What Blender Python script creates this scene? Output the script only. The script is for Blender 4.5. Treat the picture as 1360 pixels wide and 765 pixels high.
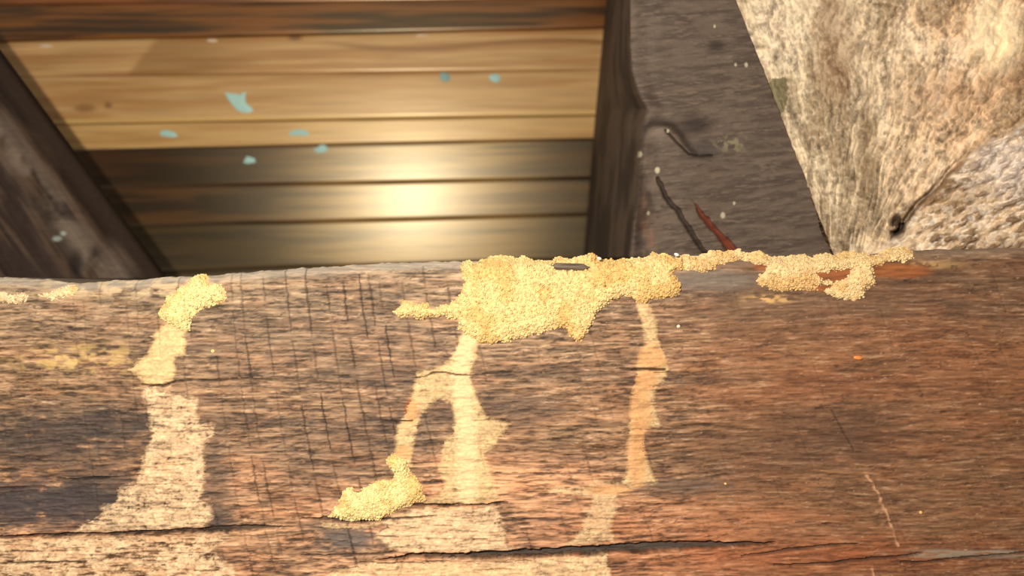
import bpy, math, random
import numpy as np

for o in list(bpy.data.objects):
    bpy.data.objects.remove(o, do_unlink=True)
scene = bpy.context.scene
COL = scene.collection

# ------------------------------------------------------------------ camera
F_PX = 1360 * 26.0 / 36.0            # focal length in pixels of the 1360 px frame
CAM_Y = -0.3611                      # camera stands 36 cm in front of the beam face
S = -CAM_Y / F_PX                    # metres per pixel on the beam face (y = 0)
cam_d = bpy.data.cameras.new('camera')
cam = bpy.data.objects.new('camera', cam_d)
COL.objects.link(cam)
cam.location = (0, CAM_Y, 0)
cam.rotation_euler = (math.pi / 2, 0, 0)
cam_d.lens = 26.0
cam_d.sensor_width = 36.0
cam_d.clip_start = 0.01
cam_d.clip_end = 50
cam_d.dof.use_dof = True
cam_d.dof.focus_distance = 0.359
cam_d.dof.aperture_fstop = 6.0
scene.camera = cam

# ------------------------------------------------------------------ world, torch
world = bpy.data.worlds.new('world')
scene.world = world
world.use_nodes = True
bg = world.node_tree.nodes['Background']
bg.inputs['Color'].default_value = (1.0, 0.91, 0.80, 1)
bg.inputs['Strength'].default_value = 0.23

LIGHT = np.array((-0.080, -0.400, 0.080))
ld = bpy.data.lights.new('torch_light', 'POINT')
ld.energy = 11.9
ld.color = (1.0, 0.92, 0.80)
ld.shadow_soft_size = 0.006
lo = bpy.data.objects.new('torch_light', ld)
lo.location = LIGHT
COL.objects.link(lo)

scene.view_settings.view_transform = 'Standard'
scene.view_settings.look = 'None'
scene.view_settings.gamma = 1
scene.view_settings.use_curve_mapping = False
scene.view_settings.exposure = 0.0

# ------------------------------------------------------------------ numeric helpers
_R = np.random.RandomState(7).rand(512, 512).astype(np.float32)


def vn(x, y, seed=0):
    """smooth value noise in 0..1"""
    x = np.asarray(x, dtype=np.float64) + seed * 37.37 + 1000
    y = np.asarray(y, dtype=np.float64) + seed * 91.73 + 1000
    xi = np.floor(x).astype(np.int64); yi = np.floor(y).astype(np.int64)
    fx = x - xi; fy = y - yi
    fx = fx * fx * (3 - 2 * fx); fy = fy * fy * (3 - 2 * fy)
    x0 = xi & 511; x1 = (xi + 1) & 511; y0 = yi & 511; y1 = (yi + 1) & 511
    return ((_R[y0, x0] * (1 - fx) + _R[y0, x1] * fx) * (1 - fy)
            + (_R[y1, x0] * (1 - fx) + _R[y1, x1] * fx) * fy)


def fbm(x, y, seed=0, octv=4, gain=0.5):
    a = 1.0; s = 0; t = 0
    for k in range(octv):
        s = s + a * vn(x * 2 ** k, y * 2 ** k, seed + 3 * k)
        t += a; a *= gain
    return s / t


def sstep(a, b, x):
    t = np.clip((x - a) / (b - a), 0, 1)
    return t * t * (3 - 2 * t)


def mixc(a, b, t):
    t = np.clip(t, 0, 1)[..., None]
    return np.asarray(a) * (1 - t) + np.asarray(b) * t


def lin(r, g, b):
    c = np.array((r, g, b), dtype=float) / 255
    return np.where(c <= 0.04045, c / 12.92, ((c + 0.055) / 1.055) ** 2.4)


def poly_sd(U, V, poly):
    """signed distance in pixels to a polygon, positive inside"""
    P = np.array(poly, dtype=float); n = len(P)
    d = np.full(U.shape, 1e9); ins = np.zeros(U.shape, bool)
    for i in range(n):
        ax, ay = P[i]; bx, by = P[(i + 1) % n]
        ex, ey = bx - ax, by - ay
        L = ex * ex + ey * ey + 1e-9
        t = np.clip(((U - ax) * ex + (V - ay) * ey) / L, 0, 1)
        d = np.minimum(d, (U - ax - t * ex) ** 2 + (V - ay - t * ey) ** 2)
        c = (ay > V) != (by > V)
        with np.errstate(divide='ignore', invalid='ignore'):
            xi = ax + (V - ay) * ex / (ey if ey != 0 else 1e-9)
        ins ^= c & (U < xi)
    d = np.sqrt(d)
    return np.where(ins, d, -d)


def ell(U, V, cu, cv, ru, rv, soft=0.5):
    r = np.sqrt(((U - cu) / ru) ** 2 + ((V - cv) / rv) ** 2)
    return 1 - sstep(1 - soft, 1 + soft, r)


def pt(u, v, y):
    """point seen at pixel (u, v) that lies at world depth y"""
    k = (y - CAM_Y) / F_PX
    return (u - 680.0) * k, y + 0 * k, (382.5 - v) * k


# ------------------------------------------------------------------ mesh helpers
def tag(o, label=None, cat=None, group=None, kind=None):
    if label: o['label'] = label
    if cat: o['category'] = cat
    if group: o['group'] = group
    if kind: o['kind'] = kind
    return o


def link(name, me, mat, parent=None, loc=None):
    o = bpy.data.objects.new(name, me)
    if mat: me.materials.append(mat)
    COL.objects.link(o)
    if loc is not None: o.location = loc
    if parent is not None:
        o.parent = parent
    return o


def build(name, verts, faces, mat, color=None, parent=None, base=None, smooth=True, extra=()):
    """verts (n,3); faces int array (m,k); extra = list of further polygons; origin put at the base of the thing"""
    verts = np.asarray(verts, dtype=np.float64)
    if base is None:
        mn = verts.min(0); mx = verts.max(0)
        base = np.array(((mn[0] + mx[0]) / 2, (mn[1] + mx[1]) / 2, mn[2]))
    base = np.asarray(base, dtype=float)
    me = bpy.data.meshes.new(name)
    faces = np.asarray(faces, dtype=np.int32)
    m, k = faces.shape
    tot = m * k + sum(len(e) for e in extra)
    me.vertices.add(len(verts)); me.loops.add(tot); me.polygons.add(m + len(extra))
    me.vertices.foreach_set('co', (verts - base).astype(np.float32).ravel())
    lv = np.concatenate([faces.ravel()] + [np.asarray(e, dtype=np.int32) for e in extra])
    st = list(range(0, m * k, k)); c = m * k
    for e in extra:
        st.append(c); c += len(e)
    me.loops.foreach_set('vertex_index', lv.astype(np.int32))
    me.polygons.foreach_set('loop_start', np.array(st, dtype=np.int32))
    me.polygons.foreach_set('use_smooth', np.full(m + len(extra), smooth, dtype=bool))
    me.update(calc_edges=True)
    me.validate()
    if color is not None:
        at = me.color_attributes.new('col', 'FLOAT_COLOR', 'POINT')
        c4 = np.ones((len(verts), 4), dtype=np.float32)
        c4[:, :3] = np.clip(color, 0, 1)
        at.data.foreach_set('color', c4.ravel())
    pl = base - (np.array(parent['base0']) if parent is not None and 'base0' in parent else 0)
    o = link(name, me, mat, parent, tuple(pl))
    return o, base


def grid_faces(nr, nc, flip=False):
    i = np.arange(nr * nc).reshape(nr, nc)
    q = np.stack([i[:-1, :-1], i[:-1, 1:], i[1:, 1:], i[1:, :-1]], -1).reshape(-1, 4)
    return q[:, ::-1] if flip else q


# ------------------------------------------------------------------ materials
def surf_mat(name, rough=0.8, spec=0.3, bump=0.4, bscale=900, stretch=(1, 1, 1), dist=0.0004, coat=0.0, croughness=0.3,
             tint=0.12):
    m = bpy.data.materials.new(name); m.use_nodes = True
    nt = m.node_tree; N = nt.nodes; L = nt.links
    b = N['Principled BSDF']
    a = N.new('ShaderNodeAttribute'); a.attribute_name = 'col'
    tc = N.new('ShaderNodeTexCoord'); mp = N.new('ShaderNodeMapping')
    mp.inputs['Scale'].default_value = stretch
    L.new(tc.outputs['Object'], mp.inputs['Vector'])
    n1 = N.new('ShaderNodeTexNoise'); n1.inputs['Scale'].default_value = bscale; n1.inputs['Detail'].default_value = 4
    n2 = N.new('ShaderNodeTexNoise'); n2.inputs['Scale'].default_value = bscale * 0.45; n2.inputs['Detail'].default_value = 3
    L.new(mp.outputs[0], n1.inputs['Vector']); L.new(mp.outputs[0], n2.inputs['Vector'])
    mr = N.new('ShaderNodeMapRange')
    mr.inputs[1].default_value = 0.3; mr.inputs[2].default_value = 0.7
    mr.inputs[3].default_value = 1 - tint; mr.inputs[4].default_value = 1 + tint
    L.new(n2.outputs['Fac'], mr.inputs[0])
    mu = N.new('ShaderNodeVectorMath'); mu.operation = 'SCALE'
    L.new(a.outputs['Color'], mu.inputs[0]); L.new(mr.outputs[0], mu.inputs['Scale'])
    L.new(mu.outputs[0], b.inputs['Base Color'])
    b.inputs['Roughness'].default_value = rough
    b.inputs['Specular IOR Level'].default_value = spec
    b.inputs['Coat Weight'].default_value = coat
    b.inputs['Coat Roughness'].default_value = croughness
    b.inputs['Coat IOR'].default_value = 1.6
    bp = N.new('ShaderNodeBump'); bp.inputs['Strength'].default_value = bump; bp.inputs['Distance'].default_value = dist
    L.new(n1.outputs['Fac'], bp.inputs['Height']); L.new(bp.outputs[0], b.inputs['Normal'])
    return m


M_BEAM = surf_mat('weathered_hardwood', 0.72, 0.35, 0.5, 500, (0.25, 1, 3), 0.0003)
M_MUD = surf_mat('termite_mud', 0.95, 0.1, 0.5, 1400, (1, 1, 1), 0.0003, tint=0.14)
M_TRAIL = surf_mat('dried_mud_film', 0.9, 0.15, 0.5, 1300, (0.8, 1, 1.4), 0.0003, tint=0.12)
M_BOARD = surf_mat('varnished_board', 0.335, 0.5, 0.10, 260, (0.1, 1, 2), 0.0004, coat=0.12, croughness=0.28, tint=0.06)
_b = M_BOARD.node_tree.nodes['Principled BSDF']
_b.inputs['IOR'].default_value = 2.1
_b.inputs['Specular Tint'].default_value = (1.0, 0.82, 0.52, 1)
M_JOIST = surf_mat('grey_joist_timber', 0.75, 0.3, 0.4, 420, (0.5, 1, 2), 0.0004)
M_STONE = surf_mat('limewashed_masonry', 0.9, 0.15, 0.6, 420, (1, 1, 1), 0.0007, tint=0.12)
M_PAINT = surf_mat('paint', 0.5, 0.4, 0.1, 300, (1, 1, 1), 0.0003, tint=0.03)

# ------------------------------------------------------------------ the beam: relief and colour maps (1 px raster)
U0, U1, V0, V1 = -140, 1500, 318, 862
uu = np.arange(U0, U1 + 1, 1.0); vv = np.arange(V0, V1 + 1, 1.0)
U, V = np.meshgrid(uu, vv)
TOP = np.array([(-140, 371), (0, 369), (30, 370), (45, 372), (57, 371), (66, 373), (78, 376), (100, 376), (130, 374),
                (160, 372), (185, 372), (205, 369), (230, 368), (255, 367), (285, 365), (320, 362), (360, 359), (400, 356),
                (440, 354), (480, 351), (540, 348), (620, 347), (700, 346.5), (800, 347), (870, 344), (930, 344), (1000, 343),
                (1060, 345), (1100, 342), (1150, 339), (1200, 334), (1250, 331.5), (1360, 329), (1500, 327)], float)


def vtop(u):
    j = (vn(u / 9.0, 0 * u, 5) - 0.5) * 2.2 + (vn(u / 3.0, 0 * u, 6) - 0.5) * 1.3
    return np.interp(u, TOP[:, 0], TOP[:, 1]) + j


# grain follows slow undulation along the beam
W = V + 10 * (fbm(U / 420, V / 160, 11, 3) - 0.5) * 2 + 0.012 * (U - 680)
WU = U + 9 * (vn(U / 30, V / 5, 15) - .5)
W = W + 1.1 * (fbm(U / 60, V / 14, 16, 3) - .5) * 2
fib1 = fbm(WU / 30, W / 2.3, 21, 3, .62)
fib2 = fbm(WU / 12, W / 1.3, 24, 2, .6)
fib3 = fbm(U / 90, W / 9, 27, 3)
rdg = 1 - np.abs(2 * fbm(WU / 40, W / 4.2, 28, 3) - 1)
broad = fbm(U / 300, V / 90, 31, 3)
lowH = (broad - 0.5) * 0.0012 + (fib3 - 0.5) * 0.0005
rough_amt = 0.55 + 0.75 * sstep(900, 350, U) * sstep(340, 520, V) + 0.35 * ell(U, V, 690, 650, 330, 120, .6)
fineH = ((fib1 - 0.5) * 0.00105 + (fib2 - 0.5) * 0.00062 - sstep(.90, .99, rdg) * .0003) * rough_amt
# torn ledges of fibre: one-sided steps
ledge = fbm(WU / 30, W / 5.0, 41, 3)
ld_step = sstep(0.50, 0.56, ledge)
fineH += (ld_step - 0.5) * 0.00038 * rough_amt
crackH = np.zeros_like(U); groove_dark = np.zeros_like(U)


def stamp_line(pts, depth=0.0015, dark=1.0, jit=1.2, seed=0):
    """pts: (u, v, width px)"""
    P = np.array(pts, float)
    lo_u, hi_u = P[:, 0].min() - 8, P[:, 0].max() + 8
    lo_v, hi_v = P[:, 1].min() - 14, P[:, 1].max() + 14
    a0 = int(max(0, lo_v - V0)); a1 = int(min(len(vv), hi_v - V0 + 1)); b0 = int(max(0, lo_u - U0)); b1 = int(min(len(uu), hi_u - U0 + 1))
    if a1 <= a0 or b1 <= b0: return
    u = U[a0:a1, b0:b1]; v = V[a0:a1, b0:b1] + (fbm(u / 26, u * 0, 60 + seed, 4, .55) - 0.5) * 2.4 * jit
    u = u + (fbm(v / 7, v * 0, 61 + seed, 3) - .5) * 3.0
    best = np.full(u.shape, -1e9)
    for i in range(len(P) - 1):
        ax, ay, aw = P[i]; bx, by, bw = P[i + 1]
        ex, ey = bx - ax, by - ay
        t = np.clip(((u - ax) * ex + (v - ay) * ey) / (ex * ex + ey * ey + 1e-9), 0, 1)
        d = np.hypot(u - ax - t * ex, v - ay - t * ey)
        w = (aw + t * (bw - aw)) * (0.75 + 0.5 * vn(u / 6, v / 6, 63 + seed))
        best = np.maximum(best, 1 - d / (0.58 * w + 0.45))
    f = sstep(0.0, 0.40, best)
    crackH[a0:a1, b0:b1] = np.minimum(crackH[a0:a1, b0:b1], -f * depth)
    groove_dark[a0:a1, b0:b1] = np.maximum(groove_dark[a0:a1, b0:b1], f * dark)


CR = [
    ([(-140, 716, 2), (0, 713, 2.4), (105, 710, 3), (200, 707, 3), (262, 704, 5), (275, 705, 8), (300, 703, 7), (345, 701, 5), (385, 700, 1)], .0028, 1),
    ([(400, 690, 1), (430, 688, 2), (445, 691, 2.6), (480, 693, 2.5), (510, 690, 3), (550, 687, 2), (580, 685, 1)], .002, 1),
    ([(545, 671, 1), (562, 671, 2.4), (595, 671.5, 3.4), (612, 670, 1.2), (626, 670, 1.8), (648, 671, 2.6), (660, 669, 3.4), (675, 668, 1)], .0022, 1),
    ([(400, 738, 1.4), (470, 738, 2), (495, 737, 3), (520, 735, 1)], .002, 1),
    ([(500, 744, 1), (530, 741, 4), (550, 738, 6), (600, 739, 7), (650, 737, 9), (720, 734, 10), (800, 730, 11), (870, 726, 12), (920, 725, 11), (950, 724, 9), (980, 724, 6), (1030, 722, 1.5)], .0042, 1),
    ([(985, 738, 1), (1020, 736, 3.5), (1050, 730, 4), (1100, 725, 3), (1140, 722, 1)], .002, .9),
    ([(1030, 751, 1), (1070, 750, 3), (1100, 748, 4), (1170, 742, 3.5), (1225, 735, 1.5)], .002, .9),
    ([(1198, 747, 2.5), (1215, 748, 3), (1260, 743, 2.6), (1360, 734, 2.4), (1500, 728, 2)], .0018, .85),
    ([(188, 510, 1.6), (203, 512, 2), (218, 511, 2), (232, 506, 2.4), (262, 505, 2), (300, 504, 2.2), (335, 502, 1)], .0015, 1),
    ([(548, 502, 1), (565, 500, 1.6), (575, 495, 2), (590, 494, 2), (605, 498, 2.4), (625, 498, 2), (680, 493, 1)], .0015, 1),
    ([(820, 490, 1.4), (842, 491, 2.6), (860, 490, 3), (884, 492, 2.8)], .0018, 1),
    ([(864, 495, 1), (890, 494, 1.6)], .001, .9),
    ([(505, 560, 1.2), (525, 560, 2), (547, 559, 2)], .0012, 1),
    ([(628, 559, 1.2), (655, 558, 1.6), (680, 561, 1)], .0012, .8),
    ([(75, 636, 1.4), (100, 637, 2.2), (150, 633, 2), (187, 630, 1.2)], .0014, 1),
    ([(-40, 649, 1), (20, 648, 2), (60, 646, 1.2)], .0012, .8),
    ([(-60, 749, 1), (10, 748, 1.6), (45, 747, 3), (70, 747, 2), (115, 746, 1)], .0015, 1),
    ([(478, 747, 1.2), (520, 748, 1.7), (572, 747, 1.2)], .001, 1),
    ([(155, 577, 1), (200, 575, 1.6), (275, 573, 1.2)], .0008, .6),
    ([(690, 632, 1), (720, 631, 2), (742, 628, 1)], .001, .7),
    ([(540, 386, 1), (570, 383, 1.5), (600, 379, 1)], .0007, .5),
    ([(300, 505, 1.2), (420, 506, 1.6), (470, 512, 1)], .0008, .5),
    ([(900, 566, 1), (940, 564, 1.6), (1010, 572, 1)], .0008, .6),
]
for i, (p, d, k) in enumerate(CR):
    stamp_line(p, d, k, 1.3, i)
rnd = random.Random(3)
# short drying checks along the grain
for i in range(1150):
    u = rnd.uniform(-130, 1490); v = rnd.uniform(372, 850)
    dens = 0.22 + 0.85 * (math.exp(-((u - 690) / 260) ** 2 - ((v - 690) / 110) ** 2)) + 0.35 * (u < 900) * (v > 470) + 0.3 * math.exp(-((u - 620) / 200) ** 2 - ((v - 560) / 60) ** 2)
    if rnd.random() > dens: continue
    L_ = rnd.uniform(7, 34) * (1.0 if v > 560 else 0.7); w = rnd.uniform(0.5, 2.0) * (1.15 if v > 600 else 0.75)
    s = rnd.uniform(-0.07, 0.03)
    stamp_line([(u - L_ / 2, v - s * L_ / 2, 0.3), (u, v, w), (u + L_ / 2, v + s * L_ / 2, 0.3)], rnd.uniform(.0004, .0012), rnd.uniform(.35, .9), .6, i % 40)
# saw marks: near-vertical arcs, leaning more towards the right
u0 = -40.0
while u0 < 1360:
    k = 0.05 + 0.38 * max(0, u0 - 250) / 1000
    amp = 0.85 * math.exp(-((u0 - 430) / 260) ** 2) + 0.06 + 0.14 * rnd.random()
    v = 352 + rnd.uniform(0, 30)
    while v < 760:
        ln = rnd.uniform(25, 95)
        on = rnd.random() < (0.30 + 0.62 * math.exp(-((u0 - 430) / 300) ** 2)) * (1.0 if v < 700 else 0.6)
        if on:
            pts = []
            for q in range(4):
                vq = v + ln * q / 3; dv = vq - 352
                pts.append((u0 + k * dv * 0.8 + 0.00022 * dv * dv, vq, (0.8 if q in (0, 3) else rnd.uniform(1.1, 2.3))))
            stamp_line(pts, (0.0002 + 0.0004 * rnd.random()) * (.3 + amp), min(1, amp * rnd.uniform(.45, 1.0)), .5, int(u0) % 30)
        v += ln + rnd.uniform(2, 25)
    u0 += rnd.choice((13, 22, 26, 27, 30))
# the pale dent low on the right
stamp_line([(1105, 545, 1.5), (1120, 572, 2), (1135, 598, 1.5)], .0005, .5, .8, 3)
scar = np.zeros_like(U)
for (a, b) in (((1152, 632), (1166, 655)), ((1166, 655), (1178, 685)), ((1178, 685), (1192, 725)), ((1158, 755), (1162, 775))):
    ex, ey = b[0] - a[0], b[1] - a[1]
    t = np.clip(((U - a[0]) * ex + (V - a[1]) * ey) / (ex * ex + ey * ey), 0, 1)
    d = np.hypot(U - a[0] - t * ex + 7 * (fbm(U / 9, V / 9, 9, 3) - .5), V - a[1] - t * ey)
    scar = np.maximum(scar, sstep(2.4, .8, d))
fineH += scar * 0.0005
wood_low = lowH
HMAP = lowH + fineH + crackH

# colour
top_grey = lin(150, 128, 108); mid = lin(156, 126, 101); low = lin(184, 144, 115); right = lin(136, 98, 72)
C = mixc(top_grey, mid, sstep(360, 520, V))
C = mixc(C, low, sstep(560, 700, V) * sstep(1150, 850, U))
C = mixc(C, right, sstep(720, 1060, U + 60 * (broad - .5)) * 0.92)
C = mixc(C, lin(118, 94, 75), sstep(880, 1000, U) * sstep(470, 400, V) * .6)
C = mixc(C, lin(178, 124, 92), ell(U, V, 900, 715, 190, 60, .6) * .75)
C = mixc(C, lin(216, 164, 128), ell(U, V, 700, 640, 130, 34, .6) * .8)
C = mixc(C, lin(190, 144, 104), ell(U, V, 60, 620, 160, 22, .6) * .5)
C = mixc(C, lin(150, 100, 72), ell(U, V, 1180, 500, 260, 90, .8) * .3)
C = mixc(C, lin(160, 90, 56), ell(U, V, 1100, 740, 260, 24, .7) * .5)
hue = fbm(U / 90, W / 14, 71, 3)
C = C * (0.88 + 0.26 * hue)[..., None]
C = mixc(C, C * np.array((1.10, .94, .84)), sstep(.45, .7, fbm(U / 60, V / 18, 74, 3)) * .6)
C = mixc(C, C * np.array((.80, .80, .84)), sstep(.48, .66, fbm(U / 70, W / 10, 75, 4)) * .65)
calm = 1 - .45 * sstep(860, 1000, U)
streak = sstep(0.38, 0.68, fib1); C = C * (1 + (streak - .45)[..., None] * .62 * calm[..., None])
C = mixc(C, lin(232, 204, 176), sstep(0.60, 0.76, fib1 * .5 + fib2 * .5) * 0.50 * calm)
C = C * (1 - 0.70 * calm * sstep(.47, .33, fib2 * .55 + fib1 * .45))[..., None]
fine_ck = sstep(.88, .96, 1 - np.abs(2 * fbm(WU / 26, W / 3.0, 29, 3) - 1)) * sstep(.46, .6, fbm(U / 50, V / 16, 30, 3))
C = C * (1 - .55 * fine_ck * calm)[..., None]
fineH -= fine_ck * .0003
C = C * (1 - 0.5 * sstep(.93, .99, rdg) * sstep(.4, .6, vn(U / 60, V / 12, 77)))[..., None]
spk = sstep(.86, .93, fbm(U / 7, W / 1.3, 78, 2)) ; C = mixc(C, lin(236, 200, 164), spk * .5)
C = C * np.array((.99, .92, .80))


def blot(cu, cv, ru, rv, k, col=lin(62, 54, 52), thr=.47, seed=80):
    global C
    col = np.asarray(col) * (.62 + .8 * fib1)[..., None]
    m = ell(U, V, cu, cv, ru, rv, .75) * sstep(thr - .10, thr + .10, fbm(U / 20, V / 7.5, seed + cu * .13, 5, .62) + .22 * ell(U, V, cu, cv, ru * .7, rv * .7, .8))
    C = mixc(C, col, m * k)


blot(60, 588, 150, 46, .8); blot(230, 690, 60, 14, .6); blot(45, 668, 150, 36, .95, lin(70, 62, 62)); blot(140, 660, 60, 40, .8); blot(150, 560, 80, 30, .5)
blot(285, 640, 22, 60, .6, lin(80, 68, 60)); blot(290, 690, 22, 18, .7); blot(285, 745, 30, 12, .6)
blot(640, 545, 110, 26, .6, lin(80, 62, 54)); blot(530, 570, 60, 30, .5); blot(430, 600, 110, 60, .35)
blot(460, 715, 55, 20, .85, lin(92, 84, 80)); blot(400, 470, 250, 60, .3, lin(90, 78, 70)); blot(520, 500, 60, 14, .5)
blot(1130, 570, 90, 50, .45, lin(70, 52, 42)); blot(900, 645, 90, 12, .7, lin(90, 76, 66)); blot(1080, 400, 200, 30, .3, lin(90, 74, 62))
blot(890, 505, 90, 8, .5, lin(60, 46, 40)); blot(730, 495, 90, 8, .5, lin(60, 46, 40)); blot(720, 600, 90, 22, .4, lin(84, 58, 44))
blot(1200, 365, 120, 16, .5, lin(66, 48, 40)); blot(1000, 600, 130, 50, .35, lin(80, 56, 42)); blot(230, 560, 250, 10, .4)
# pale dry rim along the arris
vt = np.interp(U, TOP[:, 0], TOP[:, 1])
rim = sstep(16, 2, (V - vt)) * (1 - .7 * sstep(700, 900, U))
C = mixc(C, lin(178, 166, 150), rim * (.45 + .5 * fbm(U / 40, V / 5, 90, 3)))
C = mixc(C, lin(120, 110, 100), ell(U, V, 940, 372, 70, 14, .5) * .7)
# bright dust blotches beside the left trail
dust = ell(U, V, 105, 477, 75, 18, .8) * sstep(.42, .62, fbm(U / 14, V / 7, 95, 4))
C = mixc(C, lin(214, 178, 112), dust * .8)
dust = ell(U, V, 170, 382, 150, 14, .8) * sstep(.45, .62, fbm(U / 12, V / 6, 97, 4))
C = mixc(C, lin(214, 188, 146), dust * .6)
for (a, b, r1, r2, k) in ((1022, 397, 28, 5, .9), (1230, 352, 40, 5, .5)):
    C = mixc(C, lin(222, 178, 112), ell(U, V, a, b, r1, r2, .8) * sstep(.4, .6, fbm(U / 9, V / 4, 98, 3)) * k)
# raw orange wood laid bare by the insects
raw_m = np.zeros_like(U)
for (a, b, r1, r2) in ((1107, 365, 30, 9), (1195, 360, 42, 10), (1015, 354, 14, 5), (1090, 383, 24, 4), (546, 545, 9, 14)):
    raw_m = np.maximum(raw_m, ell(U, V, a, b, r1, r2, .35))
C = mixc(C, lin(150, 88, 48) * (.6 + .7 * vn(U / 14, V / 2.2, 99))[..., None], raw_m * .95)
C = mixc(C, lin(214, 160, 120), scar * (.2 + .6 * sstep(.35, .6, vn(U / 5, V / 5, 102))))
C = mixc(C, lin(150, 132, 112), ell(U, V, 1290, 735, 100, 6, .5) * sstep(.3, .5, fbm(U / 30, V / 3, 101, 2)))
C = mixc(C, lin(34, 26, 22), np.clip(groove_dark, 0, 1) * .84)
crk = ell(U, V, 760, 731, 260, 9, .4) * sstep(0.6, .9, groove_dark) * (crackH < -.002)
C = mixc(C, lin(72, 62, 55) * (.6 + .7 * vn(U / 14, V / 1.6, 103))[..., None], crk * .9)
CMAP = np.clip(C, 0.004, 1)


def samp(A, u, v):
    x = np.clip(np.asarray(u) - U0, 0, A.shape[1] - 1.001); y = np.clip(np.asarray(v) - V0, 0, A.shape[0] - 1.001)
    xi = x.astype(int); yi = y.astype(int); fx = x - xi; fy = y - yi
    if A.ndim == 3: fx = fx[..., None]; fy = fy[..., None]
    return (A[yi, xi] * (1 - fx) + A[yi, xi + 1] * fx) * (1 - fy) + (A[yi + 1, xi] * (1 - fx) + A[yi + 1, xi + 1] * fx) * fy


def edge_round(u, v):
    """how far the arris falls back near the top edge (metres)"""
    d = np.clip(v - np.interp(u, TOP[:, 0], TOP[:, 1]), 0, 14)
    return 0.0035 * (1 - d / 14) ** 2.2


# ------------------------------------------------------------------ structure: boarded soffit behind
dirP = np.array(((548 - 680) / F_PX, 1.0, (382.5 - 262) / F_PX))
PB = np.array((0, CAM_Y, 0)) + dirP * 0.72
toC = np.array((0, CAM_Y, 0)) - PB; toL = LIGHT - PB
nB = toC / np.linalg.norm(toC) + toL / np.linalg.norm(toL)
nB /= np.linalg.norm(nB)


def on_board(u, v):
    d = np.stack([(u - 680) / F_PX, np.ones_like(u), (382.5 - v) / F_PX], -1)
    o = np.array((0, CAM_Y, 0.0))
    t = ((PB - o) @ nB) / (d @ nB)
    return o + d * t[..., None]


wall = bpy.data.objects.new('wall_back', None); COL.objects.link(wall)
wall.location = PB; wall['base0'] = tuple(PB)
tag(wall, 'boarded wall of varnished horizontal planks behind the beam, lit by a bright glow', kind='structure')

# (v of the upper edge at u=0 / u=800, v of the lower edge at u=0 / u=800, step back, colour a, colour b)
PL = [
    ((-150, -160), (-62, -72), 0.000, lin(150, 96, 44), lin(110, 60, 24)),
    ((-60, -70), (7, -3), -0.001, lin(150, 84, 40), lin(110, 56, 24)),
    ((9, -1), (55, 37), 0.003, lin(132, 76, 28), lin(52, 24, 10)),
    ((56, 38), (102, 92), 0.000, lin(212, 168, 112), lin(190, 138, 84)),
    ((103, 93), (166, 152), 0.0005, lin(212, 168, 112), lin(194, 144, 88)),
    ((168, 154), (201, 183), 0.0015, lin(220, 176, 112), lin(198, 150, 90)),
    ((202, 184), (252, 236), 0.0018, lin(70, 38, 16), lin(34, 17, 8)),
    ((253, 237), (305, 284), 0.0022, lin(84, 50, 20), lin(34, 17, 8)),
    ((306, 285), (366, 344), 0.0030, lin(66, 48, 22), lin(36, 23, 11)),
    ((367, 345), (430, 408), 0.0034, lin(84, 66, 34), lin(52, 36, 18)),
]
bus, bvs = np.meshgrid(np.array([-270.0, 1000.0]), np.array([-170.0, 440.0]))
bk1 = on_board(bus, bvs) - nB * .010; bk2 = on_board(bus, bvs) - nB * .016
q_ = np.array([(0, 1, 3, 2), (4, 6, 7, 5), (0, 4, 5, 1), (1, 5, 7, 3), (3, 7, 6, 2), (2, 6, 4, 0)])
bo, _ = build('gap_light_block', np.concatenate([bk1.reshape(-1, 3), bk2.reshape(-1, 3)]), q_, M_JOIST, np.tile(lin(50, 34, 22), (8, 1)), wall, smooth=False)  # unseen dark slab, added to stop world light showing through plank gaps
planks = []
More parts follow.
